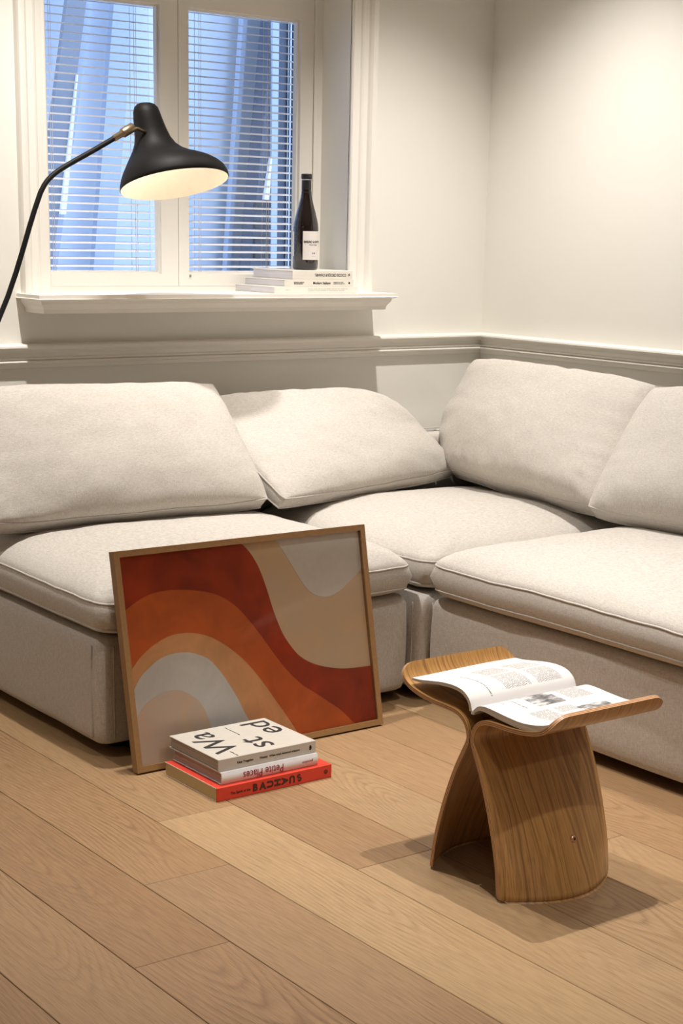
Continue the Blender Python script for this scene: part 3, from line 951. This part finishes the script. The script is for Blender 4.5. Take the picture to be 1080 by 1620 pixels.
def book(label, x0, x1, y0, y1, z0, z1, cover, pages, group, t=.0028, round_spine=0.0, inset=.003, rz=0.0):
    """Lies flat; spine faces -y. Parts: cover_board x2, spine, page_block."""
    L, Dp = x1 - x0, y1 - y0
    root = empty('book', (x0 + L / 2, y0 + Dp / 2, z0), rz)
    tag(root, label, 'book', group)
    h = z1 - z0
    hx, hy = L / 2, Dp / 2
    box('cover_board', -hx, hx, -hy + .004, hy, 0, t, cover, root, .0008, 1)
    box('cover_board', -hx, hx, -hy + .004, hy, h - t, h, cover, root, .0008, 1)
    if round_spine:
        vs, fs = [], []
        n = 9
        for s in (-hx, hx):
            for i in range(n):
                a = i / (n - 1)
                vs.append((s, -hy + .004 - round_spine * math.sin(math.pi * a), a * h))
        for i in range(n - 1): fs.append((i, n + i, n + i + 1, i + 1))
        fs += [tuple(range(n)), tuple(range(2 * n - 1, n - 1, -1)), (0, n - 1, 2 * n - 1, n)]
        mesh_obj('spine', vs, fs, cover, root, smooth=False)
    else:
        box('spine', -hx, hx, -hy, -hy + .004, 0, h, cover, root, .0008, 1)
    box('page_block', -hx + inset, hx - inset, -hy + .0042, hy - inset, t, h - t, pages, root)
    return root
G1 = 'books stacked on the floor'
bred = book('red clothbound book with gold edges, bottom of the floor stack', -1.929, -1.624, -1.389, -1.172, .0004, .0315, REDC, PG_GOLD, G1, .0022, 0, .0008)
RX, RY = 0.3050, .217
# gilt edging of the red cover boards
for z in (.0, .0289):
    box('gilt_edge', -RX / 2 - .0006, -RX / 2, -RY / 2 + .004, RY / 2, z, z + .0022, EDGEW, bred)
bmid = book('white jacketed book with crimson title, middle of the floor stack', -1.910, -1.655, -1.379, -1.172, .0320, .0588, WHITEC, PG_GREY, G1, .0020, .004, .004)
btop = book('cream book with big black letters, on top of the floor stack', -1.913, -1.655, -1.369, -1.163, .0592, .0872, CREAM, PG_GREY, G1, .0024, 0, .003)
# lettering: red spine, every letter turned a little
def on_front(b, dx, dz, off=.0003): return (dx, -((b['dp']) / 2) - off, dz)
for b, dp in ((bred, .217), (bmid, .207), (btop, .206)): b['dp'] = dp
def print_line(name, b, x0, x1, z, h, mat, seed):
    """A line of print too small to read: a row of short flat marks on the spine."""
    rnd = random.Random(seed)
    bm_ = bmesh.new()
    x = x0
    y = -b['dp'] / 2
    while x < x1:
        w = min(rnd.uniform(.6, 1.5) * h, x1 - x)
        add_box(bm_, x, x + w, y - .0003, y - .00005, z - h / 2, z + h / 2 * rnd.uniform(.6, 1))
        x += w + h * (.28 if rnd.random() < .8 else .9)
    return bm_obj(name, bm_, mat, b)
R90 = math.pi / 2
letters = [('B', 0), ('A', 0), ('U', R90), ('H', R90), ('A', -R90), ('U', math.pi), ('S', math.radians(20))]
for i, (ch, an) in enumerate(letters):
    tx = (math.cos(an), 0, math.sin(an)); up = (-math.sin(an), 0, math.cos(an))
    text('spine_lettering', ch, .0225, on_front(bred, -.054 + i * .0195, .0155), tx, up, INKW, bred, bold=.0011, centre=True)
text('spine_lettering', 'The Spirit of the', .0078, on_front(bred, -.092, .0135), (1, 0, 0), (0, 0, 1), INKW, bred, bold=.0002)
text('publisher_mark', 'O', .013, on_front(bred, .136, .0155), (1, 0, 0), (0, 0, 1), INKW, bred, bold=.0003)
text('publisher_mark', 'x', .008, on_front(bred, .136, .0160), (1, 0, 0), (0, 0, 1), INKW, bred)
# white spine, title upside down
text('spine_lettering', 'Petite Places', .0265, on_front(bmid, -.020, .0130, .0006), (-1, 0, 0), (0, 0, -1), REDINK, bmid, sx=.80)
text('spine_lettering', 'gestalten', .0085, on_front(bmid, .098, .0135, .0006), (-1, 0, 0), (0, 0, -1), REDINK, bmid)
# cream book: spine line and large cover letters
text('spine_lettering', 'Katie Treggiden', .0066, on_front(btop, -.060, .0140), (1, 0, 0), (0, 0, 1), INK, btop, bold=.00015)
text('spine_lettering', 'Wasted', .0066, on_front(btop, -.012, .0140), (1, 0, 0), (0, 0, 1), INK, btop, bold=.00015)
text('spine_lettering', 'When trash becomes treasure', .0066, on_front(btop, .044, .0140), (1, 0, 0), (0, 0, 1), INK, btop, bold=.00015)
text('publisher_mark', 'a', .010, on_front(btop, .114, .0165), (1, 0, 0), (0, 0, 1), INK, btop, bold=.0012)
text('publisher_mark', 'a', .010, on_front(btop, .114, .0110), (1, 0, 0), (0, 0, -1), INK, btop, bold=.0012)
TZ = .0280 + .0003
def cov(a, b): return (-.129 + a * .258, -.103 + b * .206, TZ)
text('cover_lettering', 'Wa', .098, cov(.22, .53), (0, 1, 0), (-1, 0, 0), INK, btop, bold=.0002, sx=1.05)
text('cover_lettering', 'st', .098, cov(.53, .28), (0, 1, 0), (-1, 0, 0), INK, btop, bold=.0002, sx=1.05)
text('cover_lettering', 'ed', .098, cov(.83, .70), (0, 1, 0), (-1, 0, 0), INK, btop, bold=.0002, sx=1.05)
text('cover_lettering', 'When trash becomes treasure', .0052, cov(.53, .76), (0, 1, 0), (-1, 0, 0), INK, btop)
text('cover_lettering', 'Katie Treggiden', .0052, cov(.205, .10), (0, 1, 0), (-1, 0, 0), INK, btop)

G2 = 'books stacked on the window sill'
PG_SILL = pages_mat('pale_page_edges', (.76, .74, .76), (.58, .55, .58))
s1 = book('ivory book at the bottom of the sill stack, one page corner curling', -.912, -.602, -.098, .120, 1.0104, 1.0295, IVORY, PG_SILL, G2, .0016, 0, .002)
s2 = book('ivory book in the middle of the sill stack, black dot on its spine', -.875, -.618, -.097, .122, 1.0298, 1.0500, IVORY, PG_SILL, G2, .0018, 0, .002)
s3 = book('thick ivory book topping the sill stack under the bottle', -.845, -.622, -.096, .125, 1.0503, 1.0770, IVORY, PG_SILL, G2, .0018, 0, .003)
s1['dp'], s2['dp'], s3['dp'] = .218, .219, .221
text('spine_lettering', 'COCOS CROQUE CHANEL', .0115, on_front(s3, .028, .0135), (-1, 0, 0), (0, 0, -1), INK, s3, bold=.0002, sx=.85)
text('publisher_mark', 'O', .009, on_front(s3, .098, .0135), (1, 0, 0), (0, 0, 1), INK, s3, bold=.0006)
text('spine_lettering', 'Modern Italians', .0105, on_front(s2, .008, .0100), (1, 0, 0), (0, 0, 1), INK, s2, bold=.0002)
print_line('spine_print', s2, -.095, -.058, .0122, .0026, INK, 1); print_line('spine_print', s2, -.095, -.062, .0082, .0026, INK, 2)
print_line('spine_print', s2, .052, .090, .0122, .0022, INK, 3); print_line('spine_print', s2, .052, .094, .0082, .0022, INK, 4)
lathe('publisher_dot', [(0, 0), (.0032, 0), (.0032, .0003), (0, .0003)], INK, s2, 14).matrix_local = Matrix.Translation((.112, -.1095, .0101)) @ Matrix.Rotation(R90, 4, 'X')
print_line('spine_print', s1, -.115, -.098, .0095, .0030, GREYINK, 5)
print_line('spine_print', s1, -.032, .115, .0122, .0032, GREYINK, 6); print_line('spine_print', s1, -.032, .105, .0072, .0032, GREYINK, 7)

# ------------------------------------------------------------------ wine bottle
def make_bottle_glass():
    t = NT('dark_wine_glass')
    nz = t.noise(t.coord(), 30)
    t.base(t.mix(nz, (.006, .003, .0035), (.010, .005, .006))).rough(.06)
    t.b.inputs['Coat Weight'].default_value = .6
    t.b.inputs['Coat Roughness'].default_value = .03
    return t.m
BG = make_bottle_glass()
FOIL = simple('black_foil_capsule', (.015, .014, .015), .35)
LABEL = simple('matt_white_label', (.74, .69, .66), .7)
BX, BY, BZ = -.745, -.018, 1.0773
bot = empty('wine_bottle', (BX, BY, BZ)); tag(bot, 'dark red wine bottle with white label on the sill books', 'bottle')
R = .0385
prof = [(0, .004), (.028, .0), (R - .003, .001), (R, .006), (R, .122), (R - .001, .135), (R - .005, .152), (.0285, .172), (.0225, .192), (.0175, .212), (.0152, .228), (.0142, .244), (.0140, .262)]
lathe('glass_body', [(p[0], p[1]) for p in prof] + [(.0138, .2725)], BG, bot, 48)
lathe('capsule', [(.0156, .226), (.0148, .232), (.0145, .262), (.0145, .2665), (.0162, .2672), (.0164, .2715), (.0164, .279), (.0155, .2815), (0, .2825)], FOIL, bot, 36)
lathe('capsule_ring', [(.01455, .2632), (.0152, .2638), (.0152, .2650), (.01455, .2655)], simple('silver_ring', (.6, .6, .6), .3, 1), bot, 36)
def label_patch(name, a0, a1, z0, z1, rr, mat):
    vs, fs = [], []
    n = 22
    for i in range(n + 1):
        a = a0 + (a1 - a0) * i / n
        for z in (z0, z1): vs.append((rr * math.cos(a), rr * math.sin(a), z))
    for i in range(n): fs.append((2 * i, 2 * i + 2, 2 * i + 3, 2 * i + 1))
    return mesh_obj(name, vs, fs, mat, bot, smooth=True)
vd = math.atan2(CAM.y - BY, CAM.x - BX)          # the label wraps round the side that faces the room
label_patch('label', vd - .22, vd + 1.45, .030, .114, R + .0003, LABEL)
label_patch('back_label', vd - 2.1, vd - 1.12, .040, .112, R + .0003, LABEL)
def curved_text(s, size, z, a_mid, rr, mat, bold):
    o = text('label_lettering', s, size, (0, 0, 0), (1, 0, 0), (0, 1, 0), mat, bot, bold=bold)
    for v in o.data.vertices:
        a = a_mid + v.co.x / rr
        v.co = Vector(((rr + v.co.z) * math.cos(a), (rr + v.co.z) * math.sin(a), z + v.co.y))
curved_text('BREAD & BUTTER', .0090, .0825, vd + .76, R + .0005, INK, .0003)
curved_text('PINOT NOIR', .0052, .0735, vd + .66, R + .0005, INK, 0)
for k in range(3): label_patch('label_print', vd + .58 + k * .10, vd + .63 + k * .10, .0470, .0515, R + .0005, INK)
for k in range(6): label_patch('label_print', vd + .52 + k * .065, vd + .565 + k * .065, .0392, .0412, R + .0005, GREYINK)

# ------------------------------------------------------------------ butterfly shaped plywood stool
SX, SY = -1.6425, -2.030
stool = empty('plywood_stool', (SX, SY, 0)); tag(stool, 'bent oak plywood stool with two winged halves', 'stool')
PROF = [(.214, .386), (.207, .371), (.196, .358), (.178, .348), (.145, .340), (.105, .336), (.066, .335), (.038, .332), (.0185, .3215), (.0075, .304), (.0062, .286), (.0165, .264), (.036, .225), (.058, .170), (.077, .110), (.090, .055), (.0965, .0), ]
SW = .1425
TH = .0085
def shell(sgn):
    pts = catmull([(d, z, 0) for d, z in PROF], 6)
    pts = [(p.x, p.y) for p in pts]
    n = len(pts)
    NX = 28
    arc = [0.0]
    for i in range(1, n): arc.append(arc[-1] + math.hypot(pts[i][0] - pts[i - 1][0], pts[i][1] - pts[i - 1][1]))
    verts, uvs, faces, fm = [], [], [], []
    def width(i):
        s = arc[i]
        rc = .034
        w = SW
        if s < rc: w = SW - rc + math.sqrt(max(0, rc * rc - (rc - s) ** 2))
        e = arc[-1] - s
        if e < .012: w = SW - .012 + math.sqrt(max(0, .012 ** 2 - (.012 - e) ** 2))
        return w
    for side in (1, -1):
        for i in range(n):
            a, b = pts[max(i - 1, 0)], pts[min(i + 1, n - 1)]
            tx, tz = b[0] - a[0], b[1] - a[1]
            ln = math.hypot(tx, tz)
            nx, nz = -tz / ln, tx / ln
            if i == n - 1: nx, nz = -1.0, 0.0
            w = width(i)
            zz = pts[i][1]
            k = max(0.0, min(1.0, (.30 - zz) / .30))
            bul = .066 * (k ** 1.35) if i > 6 * 9 else 0.0
            for j in range(NX + 1):
                c = -1 + 2 * j / NX
                x = w * c
                d = pts[i][0] + bul * (1 - (x / SW) ** 2) - side * nx * TH / 2
                z = zz - side * nz * TH / 2
                verts.append((x, sgn * d, max(z, 0.0)))
                uvs.append((x, arc[i] + (5 if sgn > 0 else 0)))
    m = n * (NX + 1)
    def ix(s, i, j): return (0 if s > 0 else m) + i * (NX + 1) + j
    for i in range(n - 1):
        for j in range(NX):
            faces.append((ix(1, i, j), ix(1, i, j + 1), ix(1, i + 1, j + 1), ix(1, i + 1, j))); fm.append(0)
            faces.append((ix(-1, i, j), ix(-1, i + 1, j), ix(-1, i + 1, j + 1), ix(-1, i, j + 1))); fm.append(0)
    # edges get their own vertices so that the ply layers can be mapped across the thickness
    per = [(0, j) for j in range(NX)] + [(i, NX) for i in range(n - 1)] + [(n - 1, j) for j in range(NX, 0, -1)] + [(i, 0) for i in range(n - 1, 0, -1)]
    b0 = len(verts)
    for (i, j) in per:
        verts.append(verts[ix(1, i, j)]); uvs.append((0, 0)); verts.append(verts[ix(-1, i, j)]); uvs.append((1, 0))
    L = len(per)
    for k in range(L):
        k2 = (k + 1) % L
        faces.append((b0 + 2 * k, b0 + 2 * k + 1, b0 + 2 * k2 + 1, b0 + 2 * k2)); fm.append(1)
    o = mesh_obj('plywood_shell', verts, faces, None, stool, smooth=True, uvs=uvs, mats=[PLY, PLYEDGE], fm=fm)
    for p in o.data.polygons:
        if p.material_index == 1: p.use_smooth = False
    return o
shell(1); shell(-1)
# brass tie rod and the screws that hold it, seen as a small domed head
ZR = .100
tube('tie_rod', [(0.018, -.112, ZR), (.018, .112, ZR)], .0045, BRASS, stool, n=10)
for s in (1, -1):
    sc = lathe('screw', [(0, .0035), (.003, .0034), (.0055, .0026), (.0072, .0006), (.0076, 0), (.006, -.006), (0, -.006)], simple('copper_screw', (.55, .33, .22), .3, .9), stool, 20)
    sc.matrix_local = Matrix.Translation((.018, s * .1232, ZR)) @ Matrix.Rotation(-s * (R90 - .25), 4, 'X')
    sl = box('screw_slot', -.0025, .0025, -.0025, .0025, .003, .0037, INK, sc)
    sl.parent = sc

# ------------------------------------------------------------------ open book on the stool
def page_mat(name, left):
    t = NT(name)
    tc = t.n('ShaderNodeTexCoord').outputs['UV']
    sep = t.n('ShaderNodeSeparateXYZ'); t.l(tc, sep.inputs[0])
    u, v = sep.outputs[0], sep.outputs[1]
    def band(s, a, b): return t.math('MULTIPLY', t.math('GREATER_THAN', s, a), t.math('LESS_THAN', s, b))
    def rect(u0, u1, v0, v1): return t.math('MULTIPLY', band(u, u0, u1), band(v, v0, v1))
    cb = t.n('ShaderNodeCombineXYZ')
    lines = t.math('LESS_THAN', t.math('FRACT', t.math('MULTIPLY', u, 78)), .45)
    t.l(t.math('MULTIPLY', t.math('FLOOR', t.math('MULTIPLY', u, 78)), 1.37), cb.inputs[0]); t.l(t.math('MULTIPLY', v, 62), cb.inputs[1])
    words = t.math('GREATER_THAN', t.noise(cb.outputs[0], 1.0, 2, .7), .43)
    ink = t.math('MULTIPLY', lines, words)
    if left:
        blocks = [(.36, .60, .14, .42), (.66, .90, .14, .42), (.36, .60, .45, .74), (.66, .90, .45, .74)]
        heads = [(.20, .212, .10, .62)]
        pics = []
    else:
        blocks = [(.18, .36, .50, .86), (.66, .88, .08, .40), (.40, .56, .50, .64)]
        heads = [(.235, .247, .12, .40), (.15, .16, .12, .22)]
        pics = [(.34, .60, .10, .42), (.56, .84, .58, .90)]
    m = None
    for b in blocks:
        k = t.math('MULTIPLY', rect(*b), ink); m = k if m is None else t.math('MAXIMUM', m, k)
    for h in heads:
        cb2 = t.n('ShaderNodeCombineXYZ'); t.l(t.math('MULTIPLY', v, 90), cb2.inputs[0])
        k = t.math('MULTIPLY', rect(*h), t.math('GREATER_THAN', t.noise(cb2.outputs[0], 1.0, 1), .46)); m = t.math('MAXIMUM', m, k)
    paperc = t.mix(t.noise(t.coord(), 60), (.63, .61, .60), (.66, .64, .63))
    col = t.mix(t.math('MULTIPLY', m, .95), paperc, (.12, .11, .11))
    for q in pics:
        cb3 = t.n('ShaderNodeCombineXYZ'); t.l(t.math('MULTIPLY', u, 9), cb3.inputs[0]); t.l(t.math('MULTIPLY', v, 14), cb3.inputs[1]); cb3.inputs[2].default_value = q[0] * 9
        ph = t.ramp(t.noise(cb3.outputs[0], 1.0, 4, .6), [(.36, (.05, .05, .055)), (.5, (.26, .25, .25)), (.62, (.58, .57, .56))])
        col = t.mix(rect(*q), col, ph)
    t.base(col).rough(.6)
    return t.m
BLK = pages_mat('open_book_page_edges', (.70, .64, .56), (.50, .44, .37))
ob = empty('open_book', (SX - .005, SY, .345)); tag(ob, 'open book with photos and text lying across the plywood stool', 'book')
def half(sgn, top, thick, label):
    T = catmull([(d, z, 0) for d, z in top], 6)
    T = [(p.x, p.y) for p in T]
    n = len(T)
    arc = [0.0]
    for i in range(1, n): arc.append(arc[-1] + math.hypot(T[i][0] - T[i - 1][0], T[i][1] - T[i - 1][1]))
    HX = .134
    NXX = 16
    verts, uvs, faces = [], [], []
    def P(i, j, dep):
        a, b = T[max(i - 1, 0)], T[min(i + 1, n - 1)]
        tx, tz = b[0] - a[0], b[1] - a[1]; ln = math.hypot(tx, tz)
        c = -1 + 2 * j / NXX
        wv = .0015 * math.sin(c * 2.2 + .6) * (i / n)
        d = T[i][0] + tz / ln * dep * .75; z = T[i][1] - tx / ln * dep + wv
        return (HX * c, sgn * max(d, .0008), z - .345)
    for i in range(n):
        for j in range(NXX + 1):
            verts.append(P(i, j, 0)); uvs.append((j / NXX, arc[i] / arc[-1]))
    for i in range(n - 1):
        for j in range(NXX):
            q = (i * (NXX + 1) + j, i * (NXX + 1) + j + 1, (i + 1) * (NXX + 1) + j + 1, (i + 1) * (NXX + 1) + j)
            faces.append(q if sgn > 0 else q[::-1])
    o = mesh_obj('page', verts, faces, page_mat('printed_page', label), ob, smooth=True, uvs=uvs)
    # the block of pages under it
    vs, fs = [], []
    for i in range(n):
        th = thick(i / (n - 1))
        for j in (0, NXX):
            vs.append(P(i, j, .0004)); vs.append(P(i, j, th))
    for i in range(n - 1):
        for (a, b) in ((0, 1), (2, 3)):
            fs.append((4 * i + a, 4 * (i + 1) + a, 4 * (i + 1) + b, 4 * i + b))
        fs.append((4 * i + 1, 4 * (i + 1) + 1, 4 * (i + 1) + 3, 4 * i + 3))
        fs.append((4 * i, 4 * i + 2, 4 * (i + 1) + 2, 4 * (i + 1)))
    fs.append((4 * (n - 1), 4 * (n - 1) + 1, 4 * (n - 1) + 3, 4 * (n - 1) + 2))
    mesh_obj('page_block', vs, fs, BLK, ob, smooth=False)
LT = [(.0012, .3445), (.006, .358), (.014, .3685), (.030, .3775), (.055, .3810), (.090, .3790), (.125, .3735), (.155, .3690), (.177, .3675)]
RT = [(.0012, .3445), (.008, .3515), (.018, .3580), (.035, .3610), (.060, .3600), (.095, .3575), (.130, .3565), (.160, .3600), (.185, .3655), (.197, .3700)]
half(1, LT, lambda s: .0095 - .005 * s, True)
half(-1, RT, lambda s: .0055 + .0065 * min(1, s * 2.2), False)
box('spine', -.134, .134, -.004, .004, -.0075, -.001, WHITEC, ob, .001)
